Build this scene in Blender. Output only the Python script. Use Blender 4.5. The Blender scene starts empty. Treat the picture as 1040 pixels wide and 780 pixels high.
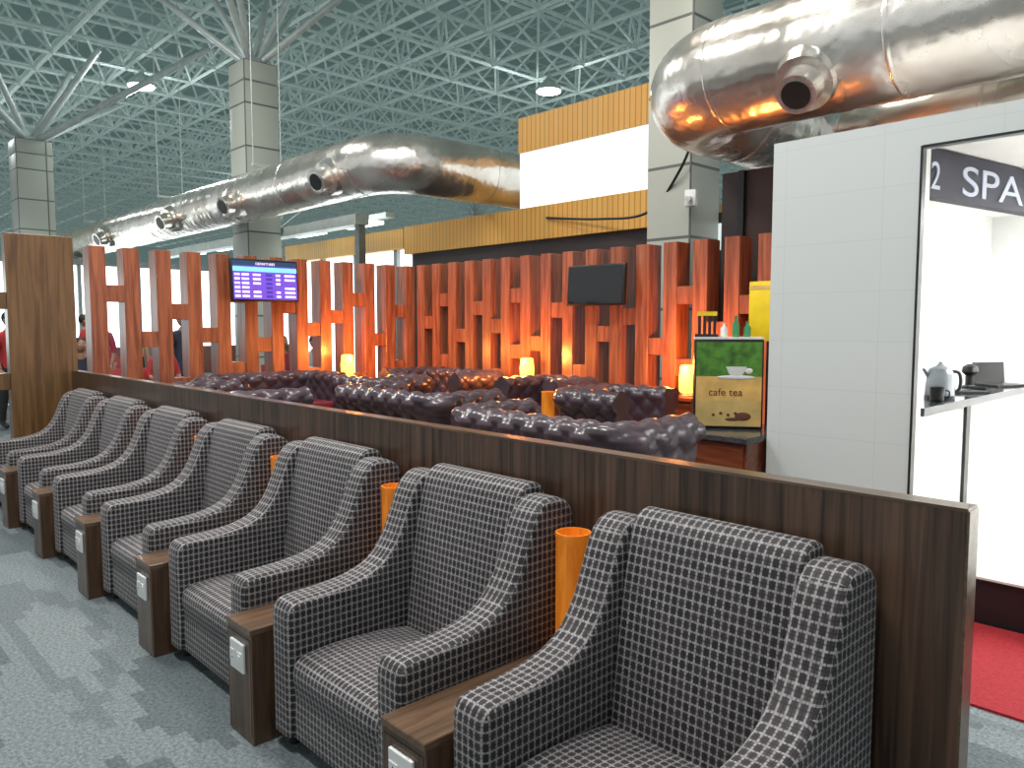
import bpy, bmesh, math, random
from mathutils import Vector, Matrix
random.seed(7)
scene=bpy.context.scene
COL=scene.collection
try:
    scene.view_settings.view_transform='Standard'
    scene.view_settings.look='None'
except Exception as e: print(e)

# ------------------------------------------------------------------ materials
def newmat(name):
    m=bpy.data.materials.new(name); m.use_nodes=True
    nt=m.node_tree; b=nt.nodes['Principled BSDF']
    return m,nt,b
def plain(name,col,rough=.5,metal=0,emit=None,estr=0,var=.12,vscale=6,bump=0,bscale=80,coat=0):
    m,nt,b=newmat(name)
    tc=nt.nodes.new('ShaderNodeTexCoord')
    n=nt.nodes.new('ShaderNodeTexNoise'); n.inputs['Scale'].default_value=vscale; n.inputs['Detail'].default_value=4
    nt.links.new(tc.outputs['Object'],n.inputs['Vector'])
    r=nt.nodes.new('ShaderNodeValToRGB')
    r.color_ramp.elements[0].position=.3; r.color_ramp.elements[1].position=.7
    r.color_ramp.elements[0].color=tuple(c*(1-var) for c in col[:3])+(1,)
    r.color_ramp.elements[1].color=tuple(min(1,c*(1+var)) for c in col[:3])+(1,)
    nt.links.new(n.outputs['Fac'],r.inputs['Fac']); nt.links.new(r.outputs['Color'],b.inputs['Base Color'])
    b.inputs['Roughness'].default_value=rough; b.inputs['Metallic'].default_value=metal
    if coat: b.inputs['Coat Weight'].default_value=coat
    if emit:
        b.inputs['Emission Color'].default_value=tuple(emit)+(1,); b.inputs['Emission Strength'].default_value=estr
    if bump:
        n2=nt.nodes.new('ShaderNodeTexNoise'); n2.inputs['Scale'].default_value=bscale; n2.inputs['Detail'].default_value=3
        nt.links.new(tc.outputs['Object'],n2.inputs['Vector'])
        bp=nt.nodes.new('ShaderNodeBump'); bp.inputs['Strength'].default_value=bump; bp.inputs['Distance'].default_value=.01
        nt.links.new(n2.outputs['Fac'],bp.inputs['Height']); nt.links.new(bp.outputs['Normal'],b.inputs['Normal'])
    return m
def wood(name,c1,c2,rough=.35,sc=(14,14,.8),coat=.2,scale=2.5):
    m,nt,b=newmat(name)
    tc=nt.nodes.new('ShaderNodeTexCoord'); mp=nt.nodes.new('ShaderNodeMapping')
    mp.inputs['Scale'].default_value=sc
    n=nt.nodes.new('ShaderNodeTexNoise'); n.inputs['Scale'].default_value=scale; n.inputs['Detail'].default_value=7; n.inputs['Distortion'].default_value=.6
    r=nt.nodes.new('ShaderNodeValToRGB'); r.color_ramp.elements[0].position=.35; r.color_ramp.elements[1].position=.68
    r.color_ramp.elements[0].color=tuple(c1)+(1,); r.color_ramp.elements[1].color=tuple(c2)+(1,)
    nt.links.new(tc.outputs['Object'],mp.inputs['Vector']); nt.links.new(mp.outputs['Vector'],n.inputs['Vector'])
    nt.links.new(n.outputs['Fac'],r.inputs['Fac']); nt.links.new(r.outputs['Color'],b.inputs['Base Color'])
    b.inputs['Roughness'].default_value=rough; b.inputs['Coat Weight'].default_value=coat; b.inputs['Coat Roughness'].default_value=.2
    return m
def emis(name,col,s):
    return plain(name,col,.5,0,col,s,var=.02)
def grid_mat(name,base,line,w,h,mort,rough,use='Object',axes='XZ',off=0.0,coat=0,var=None):
    m,nt,b=newmat(name)
    tc=nt.nodes.new('ShaderNodeTexCoord')
    sep=nt.nodes.new('ShaderNodeSeparateXYZ'); cmb=nt.nodes.new('ShaderNodeCombineXYZ')
    nt.links.new(tc.outputs[use],sep.inputs[0])
    idx={'X':0,'Y':1,'Z':2}
    if axes=='SZ':
        add=nt.nodes.new('ShaderNodeMath'); add.operation='ADD'
        nt.links.new(sep.outputs[0],add.inputs[0]); nt.links.new(sep.outputs[1],add.inputs[1])
        nt.links.new(add.outputs[0],cmb.inputs[0]); nt.links.new(sep.outputs[2],cmb.inputs[1])
    else:
        nt.links.new(sep.outputs[idx[axes[0]]],cmb.inputs[0]); nt.links.new(sep.outputs[idx[axes[1]]],cmb.inputs[1])
    br=nt.nodes.new('ShaderNodeTexBrick'); br.offset=off; br.inputs['Scale'].default_value=1
    br.inputs['Brick Width'].default_value=w; br.inputs['Row Height'].default_value=h
    br.inputs['Mortar Size'].default_value=mort; br.inputs['Mortar Smooth'].default_value=.1
    br.inputs['Color1'].default_value=tuple(base)+(1,); br.inputs['Color2'].default_value=tuple(var or base)+(1,)
    br.inputs['Mortar'].default_value=tuple(line)+(1,)
    nt.links.new(cmb.outputs[0],br.inputs['Vector']); nt.links.new(br.outputs['Color'],b.inputs['Base Color'])
    b.inputs['Roughness'].default_value=rough; b.inputs['Coat Weight'].default_value=coat
    return m

# fabric : woven plaid check with broken pale threads
def fabric():
    m,nt,b=newmat('woven_check_fabric')
    tc=nt.nodes.new('ShaderNodeTexCoord')
    br=nt.nodes.new('ShaderNodeTexBrick'); br.offset=0; br.inputs['Scale'].default_value=1
    br.inputs['Brick Width'].default_value=.0245; br.inputs['Row Height'].default_value=.0285
    br.inputs['Mortar Size'].default_value=.0034; br.inputs['Mortar Smooth'].default_value=.25
    br.inputs['Color1'].default_value=(.014,.012,.015,1); br.inputs['Color2'].default_value=(.070,.054,.060,1)
    br.inputs['Mortar'].default_value=(.38,.365,.36,1)
    nt.links.new(tc.outputs['UV'],br.inputs['Vector'])
    b2=nt.nodes.new('ShaderNodeTexBrick'); b2.offset=0; b2.inputs['Scale'].default_value=1
    b2.inputs['Brick Width'].default_value=.0245; b2.inputs['Row Height'].default_value=.0285
    b2.inputs['Mortar Size'].default_value=.0024; b2.inputs['Mortar Smooth'].default_value=.2
    b2.inputs['Color1'].default_value=(1,1,1,1); b2.inputs['Color2'].default_value=(.78,.75,.75,1); b2.inputs['Mortar'].default_value=(.15,.13,.15,1)
    mp=nt.nodes.new('ShaderNodeMapping'); mp.inputs['Location'].default_value=(.01225,.01425,0)
    nt.links.new(tc.outputs['UV'],mp.inputs['Vector']); nt.links.new(mp.outputs['Vector'],b2.inputs['Vector'])
    n=nt.nodes.new('ShaderNodeTexNoise'); n.inputs['Scale'].default_value=110; n.inputs['Detail'].default_value=3
    nt.links.new(tc.outputs['UV'],n.inputs['Vector'])
    r=nt.nodes.new('ShaderNodeValToRGB'); r.color_ramp.elements[0].position=.36; r.color_ramp.elements[1].position=.60
    r.color_ramp.elements[0].color=(.5,.47,.48,1); r.color_ramp.elements[1].color=(1,1,1,1)
    nt.links.new(n.outputs['Fac'],r.inputs['Fac'])
    mx=nt.nodes.new('ShaderNodeMix'); mx.data_type='RGBA'; mx.blend_type='MULTIPLY'; mx.inputs[0].default_value=.9
    nt.links.new(br.outputs['Color'],mx.inputs[6]); nt.links.new(r.outputs['Color'],mx.inputs[7])
    m3=nt.nodes.new('ShaderNodeMix'); m3.data_type='RGBA'; m3.blend_type='MULTIPLY'; m3.inputs[0].default_value=.75
    nt.links.new(mx.outputs[2],m3.inputs[6]); nt.links.new(b2.outputs['Color'],m3.inputs[7])
    nt.links.new(m3.outputs[2],b.inputs['Base Color'])
    b.inputs['Roughness'].default_value=.72
    b.inputs['Sheen Weight'].default_value=.1
    bp=nt.nodes.new('ShaderNodeBump'); bp.inputs['Strength'].default_value=.35; bp.inputs['Distance'].default_value=.003
    nt.links.new(br.outputs['Fac'],bp.inputs['Height']); nt.links.new(bp.outputs['Normal'],b.inputs['Normal'])
    return m
def carpet():
    m,nt,b=newmat('patterned_carpet')
    tc=nt.nodes.new('ShaderNodeTexCoord')
    sn=nt.nodes.new('ShaderNodeVectorMath'); sn.operation='SNAP'; sn.inputs[1].default_value=(.12,.06,1)
    nt.links.new(tc.outputs['Object'],sn.inputs[0])
    m2=nt.nodes.new('ShaderNodeMapping'); m2.inputs['Scale'].default_value=(.28,1.0,1)
    nt.links.new(sn.outputs[0],m2.inputs['Vector'])
    n=nt.nodes.new('ShaderNodeTexNoise'); n.inputs['Scale'].default_value=1.9; n.inputs['Detail'].default_value=2
    nt.links.new(m2.outputs['Vector'],n.inputs['Vector'])
    r=nt.nodes.new('ShaderNodeValToRGB'); r.color_ramp.interpolation='CONSTANT'
    e=r.color_ramp.elements; e[0].position=0; e[0].color=(.095,.118,.125,1); e[1].position=.47; e[1].color=(.165,.195,.203,1)
    x=e.new(.56); x.color=(.13,.155,.163,1)
    x=e.new(.62); x.color=(.18,.21,.218,1)
    nt.links.new(n.outputs['Fac'],r.inputs['Fac'])
    n2=nt.nodes.new('ShaderNodeTexNoise'); n2.inputs['Scale'].default_value=60; n2.inputs['Detail'].default_value=6; n2.inputs['Roughness'].default_value=.85
    nt.links.new(tc.outputs['Object'],n2.inputs['Vector'])
    r2=nt.nodes.new('ShaderNodeValToRGB'); r2.color_ramp.elements[0].position=.38; r2.color_ramp.elements[1].position=.64
    r2.color_ramp.elements[0].color=(.42,.42,.42,1); r2.color_ramp.elements[1].color=(1.5,1.5,1.5,1)
    nt.links.new(n2.outputs['Fac'],r2.inputs['Fac'])
    mx=nt.nodes.new('ShaderNodeMix'); mx.data_type='RGBA'; mx.blend_type='MULTIPLY'; mx.inputs[0].default_value=1
    nt.links.new(r.outputs['Color'],mx.inputs[6]); nt.links.new(r2.outputs['Color'],mx.inputs[7])
    nt.links.new(mx.outputs[2],b.inputs['Base Color']); b.inputs['Roughness'].default_value=.8
    return m
def metal_duct():
    m,nt,b=newmat('galvanised_duct_metal')
    tc=nt.nodes.new('ShaderNodeTexCoord')
    n=nt.nodes.new('ShaderNodeTexNoise'); n.inputs['Scale'].default_value=1.6; n.inputs['Detail'].default_value=6
    nt.links.new(tc.outputs['Object'],n.inputs['Vector'])
    r=nt.nodes.new('ShaderNodeValToRGB'); r.color_ramp.elements[0].position=.3; r.color_ramp.elements[1].position=.7
    r.color_ramp.elements[0].color=(.60,.54,.47,1); r.color_ramp.elements[1].color=(.90,.86,.81,1)
    nt.links.new(n.outputs['Fac'],r.inputs['Fac']); nt.links.new(r.outputs['Color'],b.inputs['Base Color'])
    b.inputs['Metallic'].default_value=.9
    mr=nt.nodes.new('ShaderNodeMapRange'); mr.inputs['To Min'].default_value=.14; mr.inputs['To Max'].default_value=.38
    nt.links.new(n.outputs['Fac'],mr.inputs['Value']); nt.links.new(mr.outputs[0],b.inputs['Roughness'])
    n3=nt.nodes.new('ShaderNodeTexNoise'); n3.inputs['Scale'].default_value=4; n3.inputs['Detail'].default_value=2
    nt.links.new(tc.outputs['Object'],n3.inputs['Vector'])
    bp=nt.nodes.new('ShaderNodeBump'); bp.inputs['Strength'].default_value=.45; bp.inputs['Distance'].default_value=.05
    nt.links.new(n3.outputs['Fac'],bp.inputs['Height']); nt.links.new(bp.outputs['Normal'],b.inputs['Normal'])
    return m
FAB=fabric(); CARPET=carpet(); DUCT=metal_duct()
WALNUT=wood('dark_walnut_veneer',(.030,.017,.011),(.125,.070,.044),.30,(16,16,.5))
WALTOP=wood('walnut_edge',(.07,.045,.028),(.15,.095,.06),.3,(1.2,18,18))
CONSOLE=wood('console_walnut',(.038,.020,.011),(.13,.07,.038),.3,(14,14,.8))
CONTOP=wood('console_top_wood',(.09,.050,.028),(.19,.11,.065),.28,(18,1.5,18))
MAHOG=wood('mahogany_lattice',(.19,.052,.024),(.42,.14,.066),.35,(10,10,.7))
MAHOGD=wood('mahogany_counter',(.12,.03,.012),(.26,.07,.03),.3,(1,10,10))
PANELW=wood('warm_wood_panel',(.095,.048,.019),(.20,.108,.044),.3,(9,9,.6))
BLACK=plain('black_plastic',(.012,.012,.013),.35)
SCREENBLK=plain('screen_glass_black',(.004,.004,.005),.08,coat=.5)
WHITEP=plain('white_plastic',(.75,.76,.74),.35,var=.03)
STEEL=plain('brushed_steel',(.6,.6,.6),.28,1)
ORANGE=wood('orange_lamp_shade',(.50,.12,.01),(.85,.30,.03),.4,(10,10,2))
_b=ORANGE.node_tree.nodes['Principled BSDF']; _b.inputs['Emission Color'].default_value=(1,.27,.015,1); _b.inputs['Emission Strength'].default_value=.25
GLOW=plain('glowing_lamp_glass',(1,.5,.12),.4,0,(1,.36,.045),5.0,var=.05)
LEATHER=plain('plum_leather',(.066,.047,.058),.30,0,var=.3,coat=.2)
LEATHR=plain('burgundy_leather',(.19,.024,.035),.35,0,var=.25,coat=.15)
TEAL=plain('teal_steel_truss',(.44,.53,.51),.5,.0,(.42,.56,.53),.15,var=.1)  # faint self-glow in the steel brightens the truss; it is no lamp
STRUT=plain('strut_steel',(.54,.60,.58),.4,.2,var=.1)
WOODFL=plain('lounge_floor_tile',(.16,.10,.08),.35,0,var=.2)
DARKW=plain('dark_shop_wall',(.035,.022,.02),.5)
WHITEW=grid_mat('white_wall_tiles',(.68,.71,.685),(.60,.63,.61),.60,.30,.002,.3,coat=.2,var=(.67,.70,.675))
ROOMW=plain('white_room_paint',(.88,.89,.88),.5,var=.02)
COLT=grid_mat('column_stone_cladding',(.42,.44,.385),(.12,.13,.12),.8,.9,.02,.4,axes='SZ',var=(.48,.50,.44))
SLAT=grid_mat('yellow_slat_cladding',(.74,.40,.09),(.42,.20,.03),.10,50,.010,.45,axes='SZ',var=(.68,.35,.07))
SHOPW=plain('white_shop_panel',(.85,.88,.88),.5,0,(.85,.97,1),.7,var=.02)
SHOPB=plain('lit_shop_glazing',(.85,.9,.9),.3,0,(.90,.99,1),2.4,var=.25,vscale=.6)
RED=plain('red_carpet',(.30,.008,.014),.9,var=.25,vscale=60,bump=.4,bscale=200)
GRANITE=plain('dark_granite',(.05,.052,.06),.12,0,var=.6,vscale=60)
WINDOW=emis('bright_window_glass',(.86,1,1),1.7)
FRAME=plain('window_frame_grey',(.25,.28,.28),.4,.5)
ROOMFL=plain('pale_floor_tile',(.70,.66,.60),.2,var=.05)

# ------------------------------------------------------------------ mesh builder
class MB:
    def __init__(s): s.v=[]; s.f=[]; s.mi=[]; s.mats=[]
    def m(s,mat):
        if mat not in s.mats: s.mats.append(mat)
        return s.mats.index(mat)
    def raw(s,vs,fs,mat,M=None):
        o=len(s.v); k=s.m(mat)
        for v in vs:
            v=Vector(v)
            if M is not None: v=M@v
            s.v.append(v[:])
        for f in fs: s.f.append([i+o for i in f]); s.mi.append(k)
    def bm(s,b,mat,M=None):
        b.verts.index_update()
        s.raw([v.co[:] for v in b.verts],[[v.index for v in f.verts] for f in b.faces],mat,M); b.free()
    def box(s,x0,x1,y0,y1,z0,z1,mat,r=0,seg=2,M=None):
        b=bmesh.new(); bmesh.ops.create_cube(b,size=1)
        for v in b.verts: v.co=Vector(((x0+x1)/2+v.co.x*(x1-x0),(y0+y1)/2+v.co.y*(y1-y0),(z0+z1)/2+v.co.z*(z1-z0)))
        if r: bmesh.ops.bevel(b,geom=b.edges[:],offset=r,segments=seg,profile=.5,affect='EDGES')
        s.bm(b,mat,M)
    def cyl(s,p0,p1,r0,r1,mat,n=20,cap=True,M=None):
        p0=Vector(p0);p1=Vector(p1); d=(p1-p0).normalized()
        a=d.orthogonal().normalized(); c=d.cross(a)
        vs=[]
        for p,r in((p0,r0),(p1,r1)):
            for i in range(n):
                t=2*math.pi*i/n; vs.append((p+a*math.cos(t)*r+c*math.sin(t)*r)[:])
        fs=[[i,(i+1)%n,n+(i+1)%n,n+i] for i in range(n)]
        if cap: fs+= [list(range(n))[::-1],list(range(n,2*n))]
        s.raw(vs,fs,mat,M)
    def lathe(s,c,prof,mat,n=24,M=None):
        vs=[];fs=[]
        for r,z in prof:
            for i in range(n):
                t=2*math.pi*i/n; vs.append((c[0]+r*math.cos(t),c[1]+r*math.sin(t),c[2]+z))
        for k in range(len(prof)-1):
            for i in range(n): fs.append([k*n+i,k*n+(i+1)%n,(k+1)*n+(i+1)%n,(k+1)*n+i])
        fs.append(list(range(n))[::-1]); fs.append([(len(prof)-1)*n+i for i in range(n)])
        s.raw(vs,fs,mat,M)
    def tube(s,pts,r,mat,n=28,cap=True):
        pts=[Vector(p) for p in pts]; rs=r if isinstance(r,list) else [r]*len(pts)
        vs=[];fs=[]; up=Vector((0,0,1))
        d0=(pts[1]-pts[0]).normalized(); a=d0.orthogonal().normalized()
        if abs(d0.z)<.9: a=up-d0*up.dot(d0); a.normalize()
        for k,p in enumerate(pts):
            d=(pts[min(k+1,len(pts)-1)]-pts[max(k-1,0)]).normalized()
            a=(a-d*a.dot(d)).normalized(); c=d.cross(a)
            for i in range(n):
                t=2*math.pi*i/n; vs.append((p+a*math.cos(t)*rs[k]+c*math.sin(t)*rs[k])[:])
        for k in range(len(pts)-1):
            for i in range(n): fs.append([k*n+i,k*n+(i+1)%n,(k+1)*n+(i+1)%n,(k+1)*n+i])
        if cap: fs+=[list(range(n))[::-1],[(len(pts)-1)*n+i for i in range(n)]]
        s.raw(vs,fs,mat)
    def sphere(s,c,rad,mat,n=16,M=None):
        b=bmesh.new(); bmesh.ops.create_uvsphere(b,u_segments=n,v_segments=n//2+2,radius=1)
        for v in b.verts: v.co=Vector((c[0]+v.co.x*rad[0],c[1]+v.co.y*rad[1],c[2]+v.co.z*rad[2]))
        s.bm(b,mat,M)
    def prof(s,pts,x0,x1,r,mat,seg=4,M=None):
        n=len(pts); A=sum(pts[i][0]*pts[(i+1)%n][1]-pts[(i+1)%n][0]*pts[i][1] for i in range(n))
        if A<0: pts=pts[::-1]
        P=[Vector(p) for p in pts]; nr=[]
        for i in range(n):
            e1=(P[i]-P[i-1]).normalized(); e2=(P[(i+1)%n]-P[i]).normalized()
            n1=Vector((-e1.y,e1.x)); n2=Vector((-e2.y,e2.x)); h=n1+n2
            if h.length<1e-4: h=n1
            h.normalize(); nr.append(h/max(.5,h.dot(n1)))
        loops=[(x0+r*(1-math.cos(k/seg*math.pi/2)), r*(1-math.sin(k/seg*math.pi/2))) for k in range(seg+1)]
        loops+= [(x1-r*(1-math.cos(k/seg*math.pi/2)), r*(1-math.sin(k/seg*math.pi/2))) for k in range(seg,-1,-1)]
        vs=[];fs=[]
        for x,ins in loops:
            for i in range(n):
                q=P[i]+nr[i]*ins; vs.append((x,q.x,q.y))
        L=len(loops)
        for k in range(L-1):
            for i in range(n): fs.append([k*n+i,(k+1)*n+i,(k+1)*n+(i+1)%n,k*n+(i+1)%n][::-1])
        fs.append(list(range(n))[::-1]); fs.append([(L-1)*n+i for i in range(n)])
        s.raw(vs,fs,mat,M)
    def mesh(s,name,smooth=40,uv=False):
        me=bpy.data.meshes.new(name); me.from_pydata(s.v,[],s.f); me.update()
        for m in s.mats: me.materials.append(m)
        me.polygons.foreach_set('material_index',s.mi)
        b=bmesh.new(); b.from_mesh(me); bmesh.ops.recalc_face_normals(b,faces=b.faces)
        b.to_mesh(me); b.free()
        if smooth:
            me.polygons.foreach_set('use_smooth',[True]*len(me.polygons))
            me.set_sharp_from_angle(angle=math.radians(smooth))
        if uv:
            u=me.uv_layers.new(name='uv')
            for p in me.polygons:
                nn=p.normal; ax=max(range(3),key=lambda i:abs(nn[i]))
                if ax!=0:
                    ax=1 if abs(nn.y)>abs(nn.z) else 2
                for li in p.loop_indices:
                    co=me.vertices[me.loops[li].vertex_index].co
                    if ax==0: u.data[li].uv=(co.y,co.z)
                    elif ax==1: u.data[li].uv=(co.x,co.z)
                    else: u.data[li].uv=(co.x,co.y)
        me.update(); return me
    def obj(s,name,loc=(0,0,0),rz=0,smooth=40,uv=False,parent=None):
        return place(name,s.mesh(name,smooth,uv),loc,rz,parent)
def place(name,me,loc=(0,0,0),rz=0,parent=None):
    o=bpy.data.objects.new(name,me); o.location=loc; o.rotation_euler=(0,0,rz); COL.objects.link(o)
    if parent: o.parent=parent
    return o
def smoothpts(pts,n=6,closed=False):
    out=[]; P=[Vector(p) for p in pts]
    for i in range(len(P)-1):
        p0=P[max(i-1,0)];p1=P[i];p2=P[i+1];p3=P[min(i+2,len(P)-1)]
        for k in range(n):
            t=k/n
            out.append(tuple(.5*((2*p1)+(-p0+p2)*t+(2*p0-5*p1+4*p2-p3)*t*t+(-p0+3*p1-3*p2+p3)*t**3)))
    out.append(tuple(P[-1])); return out
def text(name,body,size,mat,loc,rot,parent=None,ext=.005,align='LEFT'):
    c=bpy.data.curves.new(name,'FONT'); c.body=body; c.size=size; c.extrude=ext; c.align_x=align
    c.materials.append(mat); o=bpy.data.objects.new(name,c); o.location=loc; o.rotation_euler=rot
    COL.objects.link(o)
    if parent: o.parent=parent
    return o
pi=math.pi

# ------------------------------------------------------------------ camera
H=1.6; F=780.0; yaw=math.radians(43.6); pit=math.radians(4.4)
cam=bpy.data.cameras.new('camera'); cam.sensor_width=36; cam.lens=F/1040*36; cam.clip_end=400
co=bpy.data.objects.new('camera',cam); COL.objects.link(co); scene.camera=co
fw=Vector((-math.cos(yaw)*math.cos(pit),math.sin(yaw)*math.cos(pit),-math.sin(pit)))
co.location=(0,0,H); co.rotation_euler=fw.to_track_quat('-Z','Y').to_euler()

# ------------------------------------------------------------------ floor, roof shell
b=MB(); b.box(-95,12,-12,60,-.1,0,CARPET); b.obj('floor',smooth=0)
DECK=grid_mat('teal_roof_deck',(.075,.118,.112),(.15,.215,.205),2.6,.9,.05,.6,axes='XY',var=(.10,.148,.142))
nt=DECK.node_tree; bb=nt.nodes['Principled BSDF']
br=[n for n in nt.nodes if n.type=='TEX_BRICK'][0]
nt.links.new(br.outputs['Color'],bb.inputs['Emission Color']); bb.inputs['Emission Strength'].default_value=.6  # deck colour also emits weakly, added to brighten the roof
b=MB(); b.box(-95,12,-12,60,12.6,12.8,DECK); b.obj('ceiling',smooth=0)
def spaceframe():
    v=[];f=[]
    def mem(p,q,r):
        p=Vector(p);q=Vector(q);d=(q-p).normalized();a=d.orthogonal().normalized()*r;c=d.cross(a.normalized())*r
        o=len(v)
        for w in(p,q):
            for t in((1,1),(-1,1),(-1,-1),(1,-1)): v.append((w+a*t[0]+c*t[1])[:])
        for i in range(4): f.append([o+i,o+(i+1)%4,o+4+(i+1)%4,o+4+i])
    S=2.1; z0=9.9; z1=11.5
    nx=42; ny=29; X0=-86; Y0=-4
    for i in range(nx):
        for j in range(ny):
            x=X0+i*S;y=Y0+j*S
            if (-.724*x+.69*y)<8: continue
            if i<nx-1: mem((x,y,z0),(x+S,y,z0),.046)
            if j<ny-1: mem((x,y,z0),(x,y+S,z0),.046)
            tx=x+S/2;ty=y+S/2
            mem((tx,ty,z1),(tx+S,ty,z1),.042); mem((tx,ty,z1),(tx,ty+S,z1),.042)
            for a in(0,S):
                for c in(0,S): mem((x+a,y+c,z0),(tx,ty,z1),.034)
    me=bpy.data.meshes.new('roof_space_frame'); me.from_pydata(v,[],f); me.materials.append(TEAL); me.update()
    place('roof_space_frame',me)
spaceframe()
def farwall(name,axis,pos,a0,a1,zt):
    b=MB()
    st=4
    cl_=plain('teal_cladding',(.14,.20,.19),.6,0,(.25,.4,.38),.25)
    def bx(u0,u1,w0,w1,z0,z1,m):
        if axis=='X': b.box(pos+w0,pos+w1,u0,u1,z0,z1,m)
        else: b.box(u0,u1,pos+w0,pos+w1,z0,z1,m)
    bx(a0,a1,-.3,0,0,12.6,cl_)
    u=a0
    while u<a1:
        for z0,z1 in((.3,3.2),(3.4,6.2),(6.4,zt)):
            bx(u+.1,min(u+st-.1,a1),0.0 if axis=='X' else -.34,.04 if axis=='X' else -.30,z0,z1,WINDOW)
        u+=st
    return b.obj(name,smooth=0)
farwall('wall_left','X',-94.5,-12,60,8.5)
farwall('wall_back','Y',59.8,-94,12,7.5)

# ------------------------------------------------------------------ columns with tree struts
def column(x,y,s,zt,thick=.08,sp=(2.6,1.1)):
    b=MB(); h=s/2
    b.box(-h,h,-h,h,0,zt-.45,COLT,.01)
    b.box(-h*.96,h*.96,-h*.96,h*.96,zt-.45,zt-.41,FRAME)
    b.box(-h,h,-h,h,zt-.41,zt,COLT,.01)
    b.box(-h*.5,h*.5,-h*.5,h*.5,zt,zt+.15,STRUT,.02)
    A,B=sp
    for dx,dy in((-A,-A),(A,-A),(A,A),(-A,A),(-B,-B),(B,B),(B,-B),(-B,B)):
        b.cyl((dx*.06,dy*.06,zt+.1),(dx,dy,9.95),thick,thick*.8,STRUT,12)
    b.obj('clad_column',(x,y,0))
column(-16.3,7.75,.76,7.2)
column(-27.7,5.9,.98,7.2,.11,(4,1.6))
column(-5.82,8.62,.66,7.3,.12,(2.5,1.2))
column(-44,22,.8,7.2); column(-30,26,.8,7.2)

# ------------------------------------------------------------------ low partition + left tall wood panel
b=MB()
b.box(-8.58,-.575,2.10,2.17,0,1.138,WALNUT)
b.box(-8.58,-.573,2.099,2.171,1.138,1.147,WALTOP)
b.box(-.575,-.569,2.099,2.171,0,1.14,WALTOP)
b.obj('low_partition',smooth=0)
b=MB()
b.box(-8.74,-8.60,1.58,2.16,0,2.47,PANELW,.006)
for z in(1.75,.98):
    b.box(-8.72,-8.62,-1.5,1.58,z,z+.16,PANELW,.004)
b.box(-8.74,-8.60,-1.75,-1.5,0,2.47,PANELW,.006)
b.obj('tall_wood_screen',smooth=0)

# ------------------------------------------------------------------ mahogany lattice
ZP=.3
def lattice(name,p0,p1,n,cyc,h=2.4):
    p0=Vector(p0+(0,));p1=Vector(p1+(0,)); d=p1-p0; L=d.length; ang=math.atan2(d.y,d.x)
    b=MB(); s=L/(n-1)
    for i in range(n):
        x=i*s; b.box(x-.078,x+.078,-.11,.11,ZP,h,MAHOG,.004,1)
    for i in range(n-1):
        x0=i*s+.078; x1=(i+1)*s-.078
        for z in cyc[i%len(cyc)]: b.box(x0-.002,x1+.002,-.10,.10,z,z+.17,MAHOG,.003,1)
    b.obj(name,(p0.x,p0.y,0),ang,smooth=0)
lattice('lattice_screen',(-8.72,2.38),(-8.72,6.28),13,[(1.84,.78),(1.36,),(1.66,.85),(1.40,.6),(1.86,1.0),(1.28,),(1.74,.7),(1.46,.9),(1.62,),(1.84,.8),(1.32,.62),(1.70,.95)])
lattice('lattice_screen',(-8.40,6.40),(-3.38,6.40),16,[(1.55,.75),(1.84,1.05),(1.38,),(1.72,.7),(1.50,.9),(1.86,1.2),(1.30,.65),(1.68,),(1.82,1.0),(1.42,.7),(1.60,),(1.30,.8),(1.80,1.1),(1.46,.7),(1.70,.95)])

# ------------------------------------------------------------------ lounge platform
b=MB(); b.box(-8.8,-2.50,2.18,6.52,0,ZP,WOODFL); b.obj('lounge_platform',smooth=0)

# ------------------------------------------------------------------ armchairs
def chair_mesh():
    b=MB(); W=.422
    side=smoothpts([(0,.51),(.010,.552),(.05,.574),(.19,.582),(.32,.600),(.42,.642),(.49,.722),(.535,.82),(.57,.905),(.61,.96),(.665,.983),(.735,.972),(.78,.93),(.79,.87)],4)
    side=[(0,.06),(0,.2),(0,.35)]+side+[(.79,.6),(.79,.3),(.79,.06),(.5,.06),(.25,.06)]
    b.prof(side,-W,-W+.14,.026,FAB); b.prof(side,W-.14,W,.026,FAB)
    back=smoothpts([(.52,.30),(.55,.55),(.585,.78),(.62,.93),(.65,.99),(.70,1.015),(.75,1.0),(.778,.94),(.785,.85)],5)
    back=back+[(.785,.6),(.785,.25),(.52,.25)]
    b.prof(back,-W+.133,W-.133,.02,FAB)
    seat=smoothpts([(.018,.25),(.010,.31),(.025,.355),(.08,.378),(.23,.385),(.42,.372),(.57,.35)],4)+[(.57,.23),(.02,.23)]
    b.prof(seat,-W+.137,W-.137,.018,FAB)
    b.prof([(.022,.06),(.02,.15),(.022,.24),(.75,.24),(.75,.06)],-W+.12,W-.12,.008,FAB)
    for x in(-W+.06,W-.06):
        for y in(.06,.72): b.cyl((x,y,0),(x,y,.075),.02,.026,BLACK,12)
    return b.mesh('armchair',50,True)
CH=chair_mesh(); P=1.08; YF=1.297
for k in range(7):
    place('armchair',CH,(-1.192-P*k,YF,0))
def console_mesh():
    b=MB(); w=.107
    b.box(-w,w,0,.84,.0,.43,CONSOLE,.002,1)
    b.box(-w-.001,w+.001,-.006,.84,.43,.455,CONTOP,.003,1)
    b.box(-w+.012,w-.012,-.002,.0,.03,.41,CONSOLE)
    b.box(-.058,.058,-.014,-.002,.27,.385,WHITEP,.004,2)
    for sx in(-.03,.03):
        b.box(sx-.022,sx+.022,-.017,-.013,.30,.35,WHITEP,.002,1)
    for dx,dz in((-.034,.315),(-.026,.315),(-.03,.335)):
        b.cyl((dx,-.0175,dz),(dx,-.0165,dz),.003,.003,BLACK,8)
    b.box(.02,.04,-.019,-.016,.312,.338,WHITEP,.002,1)
    return b.mesh('side_console',0)
CM=console_mesh()
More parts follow.
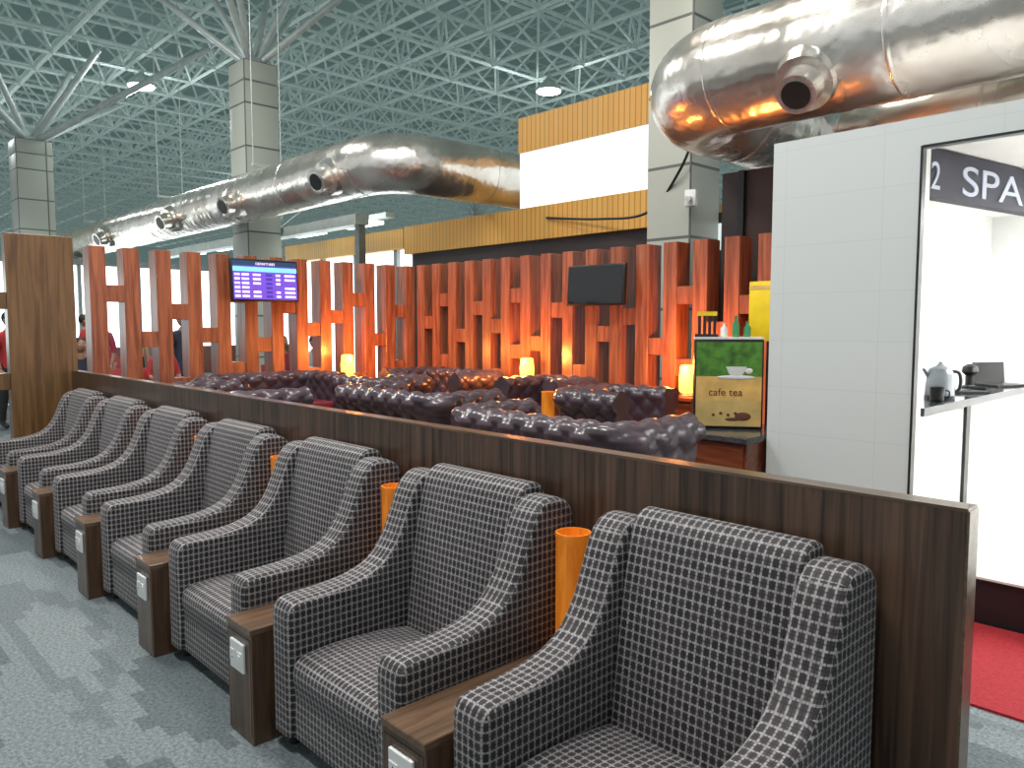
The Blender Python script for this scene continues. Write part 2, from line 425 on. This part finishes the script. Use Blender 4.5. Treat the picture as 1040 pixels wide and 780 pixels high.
def orange_mesh(h=.44,r=.064):
    b=MB()
    b.lathe((0,0,0),[(r*1.0,0),(r*1.0,.012),(r*.97,.02),(r*.97,h-.02),(r,h-.015),(r,h),(r*.86,h),(r*.86,h-.03)],ORANGE,28)
    return b.mesh('orange_cylinder_lamp',40)
OM=orange_mesh(.42); OM2=orange_mesh(.32)
for k in range(7):
    x=-1.735-P*k
    place('side_console',CM,(x,1.225,0))
    if k<6: place('orange_cylinder_lamp',OM,(x-.037,1.985,.455))

# ------------------------------------------------------------------ chesterfield sofas
def sofa_mesh(w,d,name):
    b=MB(); t=.08; hw=w/2-.13; hd=d/2; cr=.12
    path=[]; N=Vector
    def seg(a,c,st=.02):
        a=N(a);c=N(c);n=max(2,int((c-a).length/st))
        return [a+(c-a)*i/n for i in range(n)]
    yb=hd-.13
    path+=seg((-hw,-hd),(-hw,yb-cr))
    for i in range(10):
        a=math.pi-i/10*math.pi/2; path.append(N((-hw+cr+cr*math.cos(a),yb-cr+cr*math.sin(a))))
    path+=seg((-hw+cr,yb),(hw-cr,yb))
    for i in range(10):
        a=math.pi/2-i/10*math.pi/2; path.append(N((hw-cr+cr*math.cos(a),yb-cr+cr*math.sin(a))))
    path+=seg((hw,yb-cr),(hw,-hd)); path.append(N((hw,-hd)))
    pr=smoothpts([(.06,.08),(.06,.3),(.065,.48),(.085,.56),(.125,.62),(.13,.69),(.085,.745),(.01,.76),(-.06,.74),(-.095,.69),(-.085,.6),(-.08,.5),(-.08,.4),(-.08,.3)],5)
    pr=[Vector(p) for p in pr]
    vs=[];fs=[]; u=0; n=len(pr); a_=.20;b_=.17
    vl=[0]
    for j in range(1,n): vl.append(vl[-1]+(pr[j]-pr[j-1]).length)
    for k,p in enumerate(path):
        dd=(path[min(k+1,len(path)-1)]-path[max(k-1,0)]).normalized(); out=N((-dd.y,dd.x))
        if k: u+=(p-path[k-1]).length
        for j,q in enumerate(pr):
            tg=(pr[min(j+1,n-1)]-pr[max(j-1,0)]).normalized(); nn=N((tg.y*1.0,-tg.x))
            tuft=abs(math.sin(math.pi*(u/a_+vl[j]/b_))*math.sin(math.pi*(u/a_-vl[j]/b_)))**.5
            e=min(1,min(vl[j],vl[-1]-vl[j])/.12)
            disp=(tuft-.75)*.026*e
            qq=q+nn*disp
            pos=p+out*qq.x
            vs.append((pos.x,pos.y,qq.y))
    for k in range(len(path)-1):
        for j in range(n-1): fs.append([k*n+j,(k+1)*n+j,(k+1)*n+j+1,k*n+j+1])
    fs.append(list(range(n))); fs.append([(len(path)-1)*n+j for j in range(n)][::-1])
    b.raw(vs,fs,LEATHER)
    ns=max(1,round((w-.4)/.6)); sw=(w-.42)/ns
    for i in range(ns):
        x0=-(w-.42)/2+i*sw
        b.box(x0+.004,x0+sw-.004,-hd+.0,yb-.07,.30,.44,LEATHR,.035,4)
    b.box(-hw+.03,hw-.03,-hd+.03,yb-.03,.08,.30,LEATHER,.01)
    for sx in(-1,1):
        for y in(-hd+.08,yb-.02): b.cyl((sx*(hw-.02),y,0),(sx*(hw-.02),y,.09),.02,.03,BLACK,10)
    return b.mesh(name,60)
S2=sofa_mesh(1.60,.80,'chesterfield_sofa'); S1=sofa_mesh(.92,.80,'chesterfield_armchair')
# rz=0 : seat faces -Y
for x,y,r in((-3.32,3.60,pi),(-5.50,4.0,pi),(-7.35,5.85,0),(-8.08,3.95,pi/2),(-6.75,2.90,pi)):
    place('chesterfield_sofa',S2,(x,y,ZP),r)
for x,y,r in((-4.26,5.25,pi/2),(-6.95,4.75,-pi/2),(-5.50,5.82,0)):
    place('chesterfield_armchair',S1,(x,y,ZP),r)
def table(x,y,w,d,h,name='low_table'):
    b=MB(); b.box(-w/2,w/2,-d/2,d/2,h-.04,h,GRANITE if name=='low_table' else MAHOGD,.006)
    if name=='low_table':
        for sx in(-1,1):
            for sy in(-1,1): b.box(sx*(w/2-.05)-.02,sx*(w/2-.05)+.02,sy*(d/2-.05)-.02,sy*(d/2-.05)+.02,0,h-.04,BLACK)
        b.box(-w/2+.05,w/2-.05,-d/2+.05,d/2-.05,.14,.16,MAHOGD)
    else:
        b.box(-w/2+.02,w/2-.02,-d/2+.02,d/2-.02,0,h-.04,MAHOGD,.004)
    b.obj(name,(x,y,ZP),smooth=0)
table(-5.7,4.85,.5,.4,.45); table(-3.9,4.4,.5,.4,.45)
def lit_lamp(x,y,en=52):
    TZ=.64
    table(x,y,.28,.28,TZ,'side_table')
    b=MB()
    b.lathe((0,0,0),[(.07,0),(.075,.012),(.03,.02),(.03,.03)],STEEL,20)
    b.lathe((0,0,.03),[(.06,0),(.078,.02),(.082,.14),(.07,.25),(.055,.26)],GLOW,20)
    b.obj('table_lamp',(x,y,ZP+TZ))
    l=bpy.data.lights.new('lamp_light','POINT'); l.energy=en; l.color=(1,.32,.06); l.shadow_soft_size=.08
    o=bpy.data.objects.new('lamp_light',l); o.location=(x,y-.16 if x>-8 else y,ZP+TZ+.30)
    if x<-8: o.location.x+=.16
    COL.objects.link(o)
lit_lamp(-8.36,5.12); lit_lamp(-6.14,6.08); lit_lamp(-4.02,6.08)
for x,y in((-4.95,5.18),(-7.72,4.98)):
    table(x,y,.24,.24,.36,'side_table'); place('orange_cylinder_lamp',OM2,(x,y,ZP+.36))

# ------------------------------------------------------------------ screens
def screen(name,w,h,loc,rz,tilt,on):
    e=bpy.data.objects.new(name,None); COL.objects.link(e); e.location=loc; e.rotation_euler=(tilt,0,rz)
    b=MB(); b.box(-w/2,w/2,0,.05,-h/2,h/2,BLACK,.008)
    b.box(-w/2+.02,w/2-.02,-.003,.0,-h/2+.02,h/2-.02,SCREENBLK)
    b.box(-.08,.08,.05,.12,-.1,.1,BLACK); b.obj('screen_body',parent=e)
    if on:
        b=MB(); X0=-w/2+.022; X1=w/2-.022; zt=h/2-.022
        b.box(X0,X1,-.006,-.003,-h/2+.022,zt,emis('display_purple',(.10,.05,.42),1.2))
        b.box(X0,X1,-.008,-.006,zt-.055,zt,emis('display_navy',(.01,.04,.10),.8))
        b.box(X0,X1,-.008,-.006,zt-.12,zt-.07,emis('display_cyan',(.15,.55,.85),1.2))
        wt=emis('display_text',(.8,.7,1),1.0); dk=emis('display_cell',(.03,.02,.25),1.2)
        for r in range(6):
            z=zt-.145-r*.049
            for c,(a,q) in enumerate(((.02,.10),(.13,.24),(.30,.42),(.5,.6),(.66,.73),(.8,.97))):
                if random.random()<.85:
                    xa=X0+(X1-X0)*a; xb=X0+(X1-X0)*q
                    b.box(xa,xb,-.008,-.006,z-.024,z,dk if c==3 else wt)
        b.obj('display_rows',parent=e,smooth=0)
        text('display_title','DEPARTURES',.04,wt,(0,-.0085,zt-.045),(pi/2,0,0),e,.0005,'CENTER')
    return e
screen('flight_information_display',.82,.48,(-8.43,4.1,2.11),pi/2,-.06,True)
screen('wall_television',.76,.42,(-5.18,6.11,2.01),0.0,-.06,False)

# ------------------------------------------------------------------ cafe counter + poster machine
b=MB()
b.box(-3.35,-2.52,4.5,5.2,ZP,.83,MAHOGD,.004); b.box(-3.38,-2.50,4.46,5.22,.83,.87,GRANITE,.006)
b.box(-3.33,-2.54,4.485,4.5,ZP+.04,.55,MAHOGD); b.box(-3.33,-2.54,4.485,4.5,.57,.81,MAHOGD)
b.obj('cafe_counter',smooth=0)
e=bpy.data.objects.new('coffee_vending_machine',None); COL.objects.link(e); e.location=(-2.84,4.80,.87); e.rotation_euler=(0,0,.62)
GREEN=plain('poster_green',(.06,.17,.02),.4,0,(.1,.35,.03),.08,var=.7,vscale=14)
CREAM=plain('poster_cream',(.60,.42,.15),.4,var=.25)
POR=plain('poster_orange',(.62,.40,.13),.4,0,(.8,.4,.06),.08,var=.25,vscale=9)
BROWN=plain('coffee_brown',(.13,.045,.02),.5)
b=MB()
b.box(-.235,.235,0,.22,0,.63,BLACK,.01)
b.box(-.222,.222,-.004,0,.37,.61,GREEN)
b.box(-.222,.222,-.004,0,.20,.37,POR); b.box(-.222,.222,-.004,0,.02,.20,CREAM)
b.box(-.235,.235,.0,.22,.63,.645,WHITEP)
M=Matrix.Translation((0.05,-.006,.37))
b.sphere((0,0,-.005),(.13,.004,.014),WHITEP,20,M)
b.lathe((0,0,0),[(.03,0),(.05,.02),(.072,.07),(.07,.07),(.01,.066)],WHITEP,20,M@Matrix.Scale(.08,4,(0,1,0)))
b.sphere((.085,0,.04),(.026,.003,.02),WHITEP,16,M)
b.sphere((.10,-.006,.09),(.055,.003,.03),BROWN,16); b.sphere((.03,-.006,.07),(.05,.003,.012),BROWN,16)
for i in range(5): b.sphere((-.1+i*.05,-.006,.10+.012*(i%2)),(.012,.003,.01),BROWN,10)
b.obj('machine_body',parent=e)
text('poster_text','cafe tea',.075,BROWN,(-.02,-.006,.235),(pi/2,0,0),e,.001,'CENTER')
YEL=plain('yellow_board',(.75,.55,.01),.5,0,(.8,.55,.01),.1)
b=MB(); b.box(-.15,.15,0,.02,0,.44,YEL,.003); b.box(-.15,.15,-.002,0,.38,.41,POR); b.box(-.012,.012,.02,.04,-1.18,.1,BLACK)
b.obj('yellow_menu_board',(-2.80,5.25,1.48))
BOT=plain('green_bottle',(.03,.25,.09),.15,coat=.5)
ca,sa=math.cos(.62),math.sin(.62)
for i,(dx,mm,hh) in enumerate(((-.03,WHITEP,.10),(.05,BOT,.15),(.13,BOT,.11))):
    b=MB(); b.lathe((0,0,0),[(.022,0),(.025,.01),(.025,hh*.6),(.010,hh*.78),(.010,hh*.95),(.013,hh*.95),(.013,hh)],mm,14)
    b.obj('bottle',(-2.84+dx*ca-.1*sa,4.80+dx*sa+.1*ca,.87+.645))
b=MB()
for i in range(4):
    b.box(-.06+i*.035,-.04+i*.035,0,.006,.0,.17,BLACK); b.box(-.068+i*.035,-.034+i*.035,-.002,.008,.15,.18,YEL)
b.box(-.08,.08,-.02,.03,-.0,.02,BLACK)
b.obj('stirrer_rack',(-2.84-.15*ca-.1*sa,4.80-.15*sa+.1*ca,1.515),.62,smooth=0)

# ------------------------------------------------------------------ dark recess behind cafe
b=MB(); b.box(-4.2,-2.52,6.9,7.0,0,3.1,DARKW)
for x in(-4.0,-3.6,-3.2,-2.8): b.box(x,x+.06,6.86,6.9,0,3.1,BLACK)
b.obj('wall_recess',smooth=0)

# ------------------------------------------------------------------ spa room
PF=.25; RT=2.76
b=MB()
b.box(-2.49,-1.59,4.70,4.82,0,RT,WHITEW); b.box(-1.59,1.6,4.70,4.82,2.60,RT,WHITEW); b.box(1.6,4.0,4.70,4.82,0,RT,WHITEW)
b.obj('wall_front',smooth=0)
b=MB(); b.box(-2.49,-2.39,4.82,9.2,0,RT,ROOMW); b.obj('wall_side',smooth=0)
b=MB(); b.box(-2.39,4.0,9.1,9.2,0,RT,ROOMW); b.obj('wall_spa_back',smooth=0)
b=MB(); b.box(3.9,4.0,4.82,9.1,0,RT,ROOMW); b.obj('wall_right',smooth=0)
b=MB(); b.box(-2.49,4.0,4.82,9.2,RT-.06,RT,ROOMW); b.obj('ceiling_spa',smooth=0)
b=MB(); b.box(-1.59,1.6,4.58,4.7,0,PF,BLACK); b.box(-2.39,3.9,4.82,9.1,0,PF,ROOMFL); b.box(-1.59,1.6,4.56,4.82,PF,PF+.012,ROOMFL)
b.obj('floor_spa',smooth=0)
b=MB(); b.box(-1.60,-1.586,4.685,4.74,PF,2.6,BLACK); b.box(1.585,1.602,4.68,4.83,PF,2.6,BLACK); b.box(-1.59,1.6,4.685,4.74,2.588,2.602,BLACK)
b.obj('trim_1',smooth=0)
NAVY=plain('sign_navy',(.010,.010,.028),.6); SIGNT=plain('sign_letters',(.35,.38,.45),.5,0,(.6,.65,.8),.25,var=.02)
e=bpy.data.objects.new('shop_sign',None); COL.objects.link(e); e.location=(-1.72,5.12,0); sg=math.atan2(1.59,.274); e.rotation_euler=(0,0,sg)
b=MB(); b.box(-.25,3.4,0,.08,2.39,2.69,NAVY); b.obj('sign_board',parent=e,smooth=0)
text('sign_text','2',.24,SIGNT,(.06,-.004,2.44),(pi/2,0,0),e,.003)
t_=text('sign_text','SPA',.27,SIGNT,(.43,-.004,2.435),(pi/2,0,0),e,.003); t_.scale=(1.95,1,1)
b=MB()
WH2=plain('counter_white',(.7,.72,.72),.3,var=.03)
b.box(-2.3,-1.64,4.86,5.80,PF,1.06,WH2); b.box(-1.72,-1.62,5.80,5.88,PF,1.06,BLACK)
b.box(-2.3,-2.2,5.88,8.4,PF,1.06,WH2); b.box(-1.72,-1.62,8.3,8.4,PF,1.06,BLACK)
b.box(-2.34,-1.58,4.85,8.45,1.06,1.11,GRANITE,.006)
b.obj('reception_counter',smooth=0)
KET=plain('kettle_white',(.35,.38,.42),.2,.3)
b=MB(); b.lathe((0,0,0),[(.085,0),(.09,.02),(.082,.16),(.066,.2),(.03,.215),(.012,.235),(.012,.245)],KET,24)
hp=smoothpts([(.07,0,.18),(.12,0,.17),(.135,0,.11),(.12,0,.05),(.078,0,.04)],5); b.tube(hp,.011,BLACK,10)
b.lathe((0,0,0),[(.092,0),(.092,.02),(.086,.024)],BLACK,24)
b.cyl((-.07,0,.15),(-.11,0,.2),.02,.012,KET,12); b.obj('electric_kettle',(-1.74,5.62,1.11),.75)
def mug(x,y,m):
    b=MB(); b.lathe((0,0,0),[(.03,0),(.04,.01),(.045,.09),(.04,.09),(.03,.012)],m,18)
    b.tube(smoothpts([(.042,0,.07),(.07,0,.065),(.07,0,.03),(.04,0,.02)],4),.005,m,8); b.obj('coffee_mug',(x,y,1.11),.6)
mug(-1.68,5.38,BLACK); mug(-2.05,5.8,KET)
b=MB(); b.box(-.15,.15,-.10,.10,0,.02,BLACK,.005); b.box(-.14,-.12,-.09,.09,.02,.045,BLACK,.004); b.box(.12,.14,-.09,.09,.02,.045,BLACK,.004); b.obj('serving_tray',(-1.78,6.2,1.11),.9)
b=MB(); b.lathe((0,0,0),[(.06,0),(.06,.015),(.03,.03),(.03,.1),(.06,.13),(.05,.17),(.02,.19)],BLACK,18); b.obj('coffee_grinder',(-1.85,6.65,1.11))
b=MB(); b.box(-.16,.16,-.11,.11,0,.018,BLACK,.004); b.box(-.16,.16,.10,.115,.018,.2,SCREENBLK,.003,M=Matrix.Rotation(-.1,4,'X')); b.obj('laptop',(-1.75,7.1,1.11),1.1,smooth=0)
b=MB(); b.box(-1.45,1.4,3.55,4.56,0,.012,RED); b.obj('red_carpet_mat',smooth=0)

# ------------------------------------------------------------------ ducts
def duct(name,pts,r,seamstep,nozzles):
    b=MB(); b.tube(pts,r,DUCT,40)
    acc=0
    for k in range(1,len(pts)):
        p=Vector(pts[k-1]);q=Vector(pts[k]);L=(q-p).length;d=(q-p).normalized()
        s=seamstep-acc
        while s<L:
            c=p+d*s; b.tube([c-d*.02,c-d*.012,c+d*.012,c+d*.02],[r*1.001,r*1.012,r*1.012,r*1.001],DUCT,40); s+=seamstep
        acc=(acc+L)%seamstep
    for c,dr,s in nozzles:
        c=Vector(c);dr=Vector(dr).normalized(); a=c+dr*(r*.86)
        b.tube([a,a+dr*.12*s,a+dr*.125*s,a+dr*.24*s,a+dr*.28*s,a+dr*.28*s],[.24*s,.21*s,.15*s,.13*s,.145*s,.11*s],DUCT,24)
        e2=a+dr*.282*s; b.cyl(e2,e2+dr*.004,.105*s,.105*s,BLACK,24)
    return b.obj(name,smooth=50)
def elbow(c,r,a0,a1,z,n=12):
    return [(c[0]+r*math.cos(a0+(a1-a0)*i/n),c[1]+r*math.sin(a0+(a1-a0)*i/n),z) for i in range(n+1)]
R=.46; zd=4.12; yd=6.9; xe=-9.95
pts=[(-70,yd,zd),(-40,yd,zd),(-20,yd,zd)]+elbow((xe-.75,yd+.75),.75,-pi/2,0,zd)+[(xe,13,zd)]
nd=Vector((.15,-1,-.42))
duct('ventilation_duct',pts,R,2.2,[((x,yd,zd),nd,1.25) for x in(-11.1,-14.6,-17.9,-22.6,-28,-36)])
zr=3.66; yr=5.85; xr=-4.06
pts=[(6,yr,zr)]+elbow((xr+.62,yr+.62),.62,-pi/2,-pi,zr)+[(xr,8.05,zr)]
duct('ventilation_duct',pts,.46,1.35,[((-2.70,yr,zr),(.05,-.80,-.66),1.0)])
pts=[(6,6.75,3.2),(-1.9,6.75,3.2),(-2.4,6.8,3.2),(-2.75,7.0,3.25),(-2.95,7.4,3.3),(-3.0,8.4,3.3)]
duct('ventilation_duct',pts,.36,1.3,[])
b=MB()
for x in(-14,-19,-25,-33,-45):
    b.box(x-.03,x+.03,yd-.3,yd+.3,zd+.47,zd+.52,STRUT)
    for s in(-.28,.28): b.cyl((x,yd+s,zd+.5),(x,yd+s,9.9),.012,.012,STRUT,6)
b.obj('duct_hanger_rods')

# ------------------------------------------------------------------ shop boxes with yellow slats
b=MB()
b.box(-9.3,-6.62,9.0,10.1,4.42,4.98,SLAT); b.box(-9.28,-6.64,9.02,10.08,3.52,4.42,SHOPW)
b.obj('kiosk_upper_box',smooth=0)
b=MB()
b.box(-12.5,-6.62,8.98,12.0,2.98,3.51,SLAT); b.box(-12.4,-6.62,9.1,12.0,0,2.98,DARKW)
b.box(-6.62,-4.4,9.2,12.0,0,3.1,DARKW); b.box(-6.6,-4.4,9.15,9.2,2.6,2.95,SHOPW)
b.obj('kiosk_lower_box',smooth=0)
b=MB()
b.box(-18.6,-13.4,9.6,13,3.2,3.62,SLAT); b.box(-18.5,-13.5,9.8,13,0,3.2,SHOPB)
for x in(-18.5,-17,-15.5,-13.9): b.box(x,x+.12,9.7,9.8,0,3.2,FRAME)
b.obj('kiosk_far_box',smooth=0)
b=MB()
b.box(-26.3,-26,3.2,15,.9,3.4,SHOPB); b.box(-26.4,-25.9,3.1,15,3.4,3.58,FRAME); b.box(-26.4,-25.95,3.1,15,0,.9,MAHOGD)
for y in(3.2,4.9,6.6,8.3,10,12,14): b.box(-26,-25.9,y,y+.1,0,3.4,FRAME)
b.box(-26.3,-26,-6,1.5,.9,3.2,SHOPB); b.box(-26.4,-25.9,-6,1.6,3.2,3.6,SLAT); b.box(-26.4,-25.95,-6,1.6,0,.9,FRAME)
b.obj('shopfront_glazing',smooth=0)
b=MB()
b.box(-24,-13,8.2,8.5,3.55,3.75,STRUT); b.box(-24,-13,8.9,9.1,3.75,3.85,STRUT)
TUBE=emis('tube_light',(.9,1,1),5)
for i in range(5): b.box(-23+i*2.2,-21.8+i*2.2,8.55,8.85,3.6,3.66,TUBE)
for x in(-24,-18.8,-13.2): b.box(x,x+.15,8.3,8.45,0,3.6,FRAME)
b.obj('service_gantry',smooth=0)
b=MB()
b.tube(smoothpts([(-5.3,8.2,4.1),(-5.6,8.2,3.5),(-6.3,8.5,3.1),(-7.4,8.8,3.15),(-8.6,8.95,3.3)],8),.018,BLACK,8)
b.obj('hanging_cable')
b=MB(); b.box(-.07,.07,-.05,.05,-.1,.1,WHITEP,.01); b.cyl((0,-.05,0),(0,-.16,-.03),.03,.035,WHITEP,14)
b.obj('security_camera',(-5.42,8.2,3.15),.3)

# ------------------------------------------------------------------ people
SKIN=plain('skin_tone',(.32,.17,.11),.5,var=.05); HAIR=plain('dark_hair',(.015,.012,.01),.6); EYE=plain('eye_white',(.7,.7,.7),.3); LIPS=plain('lips',(.3,.09,.08),.5)
def person(loc,rz,seated,shirt,pants):
    if not seated:
        J={'pel':(0,0,.95,.13),'sp':(0,0,1.15,.12),'ch':(0,0,1.36,.145),'nk':(.005,0,1.50,.055),'hd':(.015,0,1.58,.055)}
        for s,t in((1,'l'),(-1,'r')):
            J.update({'sh'+t:(0,s*.17,1.42,.065),'el'+t:(-.02,s*.23,1.15,.045),'wr'+t:(.08,s*.22,.91,.028),
              'hp'+t:(0,s*.09,.90,.09),'kn'+t:(.03+.05*s,s*.1,.50,.062),'an'+t:(.0+.09*s,s*.1,.09,.042),'to'+t:(.14+.09*s,s*.11,.035,.036)})
        hz=1.68; hx=.02
    else:
        J={'pel':(0,0,.585,.135),'sp':(-.02,0,.77,.12),'ch':(-.01,0,.97,.14),'nk':(.02,0,1.11,.055),'hd':(.035,0,1.19,.055)}
        for s,t in((1,'l'),(-1,'r')):
            J.update({'sh'+t:(0,s*.17,1.03,.065),'el'+t:(.05,s*.23,.77,.045),'wr'+t:(.28,s*.15,.70,.028),
              'hp'+t:(.04,s*.1,.555,.09),'kn'+t:(.44,s*.12,.53,.065),'an'+t:(.42,s*.12,.09,.042),'to'+t:(.56,s*.13,.035,.036)})
        hz=1.29; hx=.04
    E=[('pel','sp'),('sp','ch'),('ch','nk'),('nk','hd')]
    for t in'lr': E+=[('ch','sh'+t),('sh'+t,'el'+t),('el'+t,'wr'+t),('pel','hp'+t),('hp'+t,'kn'+t),('kn'+t,'an'+t),('an'+t,'to'+t)]
    ks=list(J); me=bpy.data.meshes.new('tmp'); me.from_pydata([J[k][:3] for k in ks],[(ks.index(a),ks.index(c)) for a,c in E],[])
    o=bpy.data.objects.new('tmp',me); COL.objects.link(o)
    o.modifiers.new('s','SKIN'); 
    for i,k in enumerate(ks):
        me.skin_vertices[0].data[i].radius=(J[k][3],J[k][3]); me.skin_vertices[0].data[i].use_root=(k=='pel')
    sb=o.modifiers.new('u','SUBSURF'); sb.levels=2; sb.render_levels=2
    dg=bpy.context.evaluated_depsgraph_get(); dg.update()
    ev=bpy.data.meshes.new_from_object(o.evaluated_get(dg)); bpy.data.objects.remove(o)
    b=MB(); vs=[v.co[:] for v in ev.vertices]
    def near(c):
        best=None
        for a,d in E:
            A=Vector(J[a][:3]);D=Vector(J[d][:3]); t=max(0,min(1,(c-A).dot(D-A)/(D-A).length_squared)); q=(c-(A+(D-A)*t)).length-(J[a][3]*(1-t)+J[d][3]*t)
            if best is None or q<best[0]: best=(q,a,d,t)
        return best
    groups={}
    for p in ev.polygons:
        q,a,d,t=near(Vector(p.center))
        if a=='nk' or (d=='nk' and t>.75): m=SKIN
        elif a.startswith('el') and t>.15: m=SKIN
        elif a.startswith('an') or (d.startswith('an') and t>.93): m=BLACK
        elif a.startswith(('hp','kn')) or d.startswith('hp') : m=pants
        else: m=shirt
        groups.setdefault(m,[]).append(list(p.vertices))
    for m,fs in groups.items():
        used=sorted({i for f in fs for i in f}); mp={v:i for i,v in enumerate(used)}
        b.raw([vs[i] for i in used],[[mp[i] for i in f] for f in fs],m)
    b.sphere((hx,0,hz),(.088,.073,.112),SKIN,18); b.sphere((hx-.02,0,hz+.03),(.092,.08,.10),HAIR,18)
    b.sphere((hx+.088,0,hz-.015),(.02,.013,.022),SKIN,8); b.sphere((hx+.078,0,hz-.055),(.012,.025,.008),LIPS,8)
    for s in(-1,1):
        b.sphere((hx+.075,s*.03,hz+.008),(.012,.014,.009),EYE,8); b.sphere((hx+.084,s*.03,hz+.008),(.005,.006,.006),HAIR,8)
        b.sphere((hx,s*.075,hz-.01),(.018,.012,.028),SKIN,8)
        w=Vector(J['wr'+('l' if s>0 else 'r')][:3]); el=Vector(J['el'+('l' if s>0 else 'r')][:3]); d=(w-el).normalized()
        side=d.cross(Vector((0,1,0))).normalized() if not seated else Vector((0,1,0))
        b.tube([w-d*.01,w+d*.03,w+d*.08,w+d*.095],[.024,.034,.034,.02],SKIN,10)
        for i,ln in enumerate((.06,.072,.066,.05)):
            q=w+d*.085+side*((i-1.5)*.018); dn=Vector((.0,0,-.3))
            b.tube([q,q+d*ln*.5,q+(d+dn).normalized()*ln],[.009,.0085,.006],SKIN,8)
        q=w+d*.03+side*.03; b.tube([q,q+side*.025+d*.025,q+side*.03+d*.055],[.011,.01,.007],SKIN,8)
    b.obj('seated_traveller' if seated else 'standing_traveller',loc,rz,60)
def cl(n,c): return plain(n,c,.8)
redc=cl('red_shirt',(.4,.03,.03)); dkc=cl('dark_jacket',(.03,.035,.06)); blc=cl('pale_shirt',(.4,.45,.5)); mar=cl('maroon_kurta',(.3,.04,.07)); jean=cl('jeans',(.04,.06,.12)); blk=cl('black_trousers',(.02,.02,.02)); ylw=cl('mustard_top',(.45,.28,.05))
SEATR=plain('bench_seat_red',(.35,.03,.03),.4)
def bench(x,y,rz,n=4):
    b=MB()
    for i in range(n):
        yy=(i-(n-1)/2)*.6
        b.box(-.24,.24,yy-.26,yy+.26,.40,.45,SEATR,.02,3)
        M=Matrix.Translation((-.25,yy,.66))@Matrix.Rotation(-.18,4,'Y')
        b.box(-.02,.02,-.26,.26,-.2,.24,SEATR,.015,3,M)
    L=n*.3; b.box(-.04,.04,-L,L,.34,.40,STEEL,.005)
    for s in(-1,1): b.box(-.25,.25,s*(L-.3)-.03,s*(L-.3)+.03,0,.03,STEEL); b.box(-.03,.03,s*(L-.3)-.03,s*(L-.3)+.03,.03,.34,STEEL)
    b.obj('waiting_bench',(x,y,0),rz)
bench(-13.0,3.6,0); bench(-15.5,2.2,0); bench(-12.6,6.4,0,3); bench(-18,4.4,0,5)
for p in (((-15.3,5.7,0),-.4,False,mar,blk),((-14.0,5.2,0),.3,False,dkc,jean),((-16.6,4.3,0),1.2,False,redc,blk),
  ((-17.0,2.85,0),2.0,False,blc,jean),((-19.5,7.3,0),-1,False,redc,jean),((-20.5,4.6,0),.4,False,dkc,blk),
  ((-14.3,3.95,0),-.8,False,mar,jean),((-16.2,5.1,0),.2,False,ylw,blk),((-17.6,6.6,0),-.3,False,dkc,blk),((-13.9,2.55,0),.5,False,redc,blk),
  ((-12.98,3.3,0),0,True,dkc,blk),((-12.98,4.5,0),0,True,redc,jean),((-15.48,2.5,0),0,True,mar,blk),((-15.48,1.9,0),0,True,blc,jean),
  ((-17.98,5.0,0),0,True,redc,jean),((-12.58,6.4,0),0,True,mar,blk),((-12.98,2.7,0),0,True,mar,blk),((-12.58,7.0,0),0,True,blc,jean)):
    person(*p)

# ------------------------------------------------------------------ lighting
LG=emis('lamp_glow',(1,1,.98),12)
def hang(x,y,z,en):
    b=MB(); b.lathe((0,0,0),[(.42,0),(.40,.1),(.18,.32),(.08,.4),(.08,.5)],STRUT,20); b.cyl((0,0,-.03),(0,0,0),.38,.38,LG,20)
    b.cyl((0,0,.5),(0,0,9.9-z),.015,.015,STRUT,6)
    b.obj('high_bay_light',(x,y,z))
    l=bpy.data.lights.new('high_bay','POINT'); l.energy=en; l.shadow_soft_size=.35; l.color=(.95,1,.98)
    o=bpy.data.objects.new('high_bay',l); o.location=(x,y,z-.45); COL.objects.link(o)
for x,y in((-26.4,8.8),(-17.8,18.6),(-40,20),(-34,4)): hang(x,y,9.2,220)
def area(x,y,z,sx,sy,en,col=(1,1,1),rot=(0,0,0)):
    l=bpy.data.lights.new('offscreen_area_light','AREA'); l.shape='RECTANGLE'; l.size=sx; l.size_y=sy; l.energy=en; l.color=col
    o=bpy.data.objects.new('offscreen_area_light',l); o.location=(x,y,z); o.rotation_euler=rot; COL.objects.link(o)
area(-2.5,0.2,7.5,1.8,1.0,320,(1,.98,.96)); area(-7,1.0,7.5,1.8,1.0,320,(1,.98,.96)); area(-5.2,4.8,8.0,2,1.2,210,(1,.93,.84)); area(-1.5,3.2,8.0,1.5,1,90,(1,1,1))  # overhead lights added out of frame to light the hall; no fixtures
area(-14,3,8.6,2.5,2,420,(1,.97,.93))  # unseen light added to brighten the travellers behind the lattice
area(1.0,6.8,2.66,2.0,2.4,250,(.98,1,1)); area(-.6,8.2,2.66,1.6,1,70,(.98,1,1))
w=bpy.data.worlds.new('World'); scene.world=w; w.use_nodes=True
w.node_tree.nodes['Background'].inputs[0].default_value=(.90,.97,.99,1); w.node_tree.nodes['Background'].inputs[1].default_value=.66
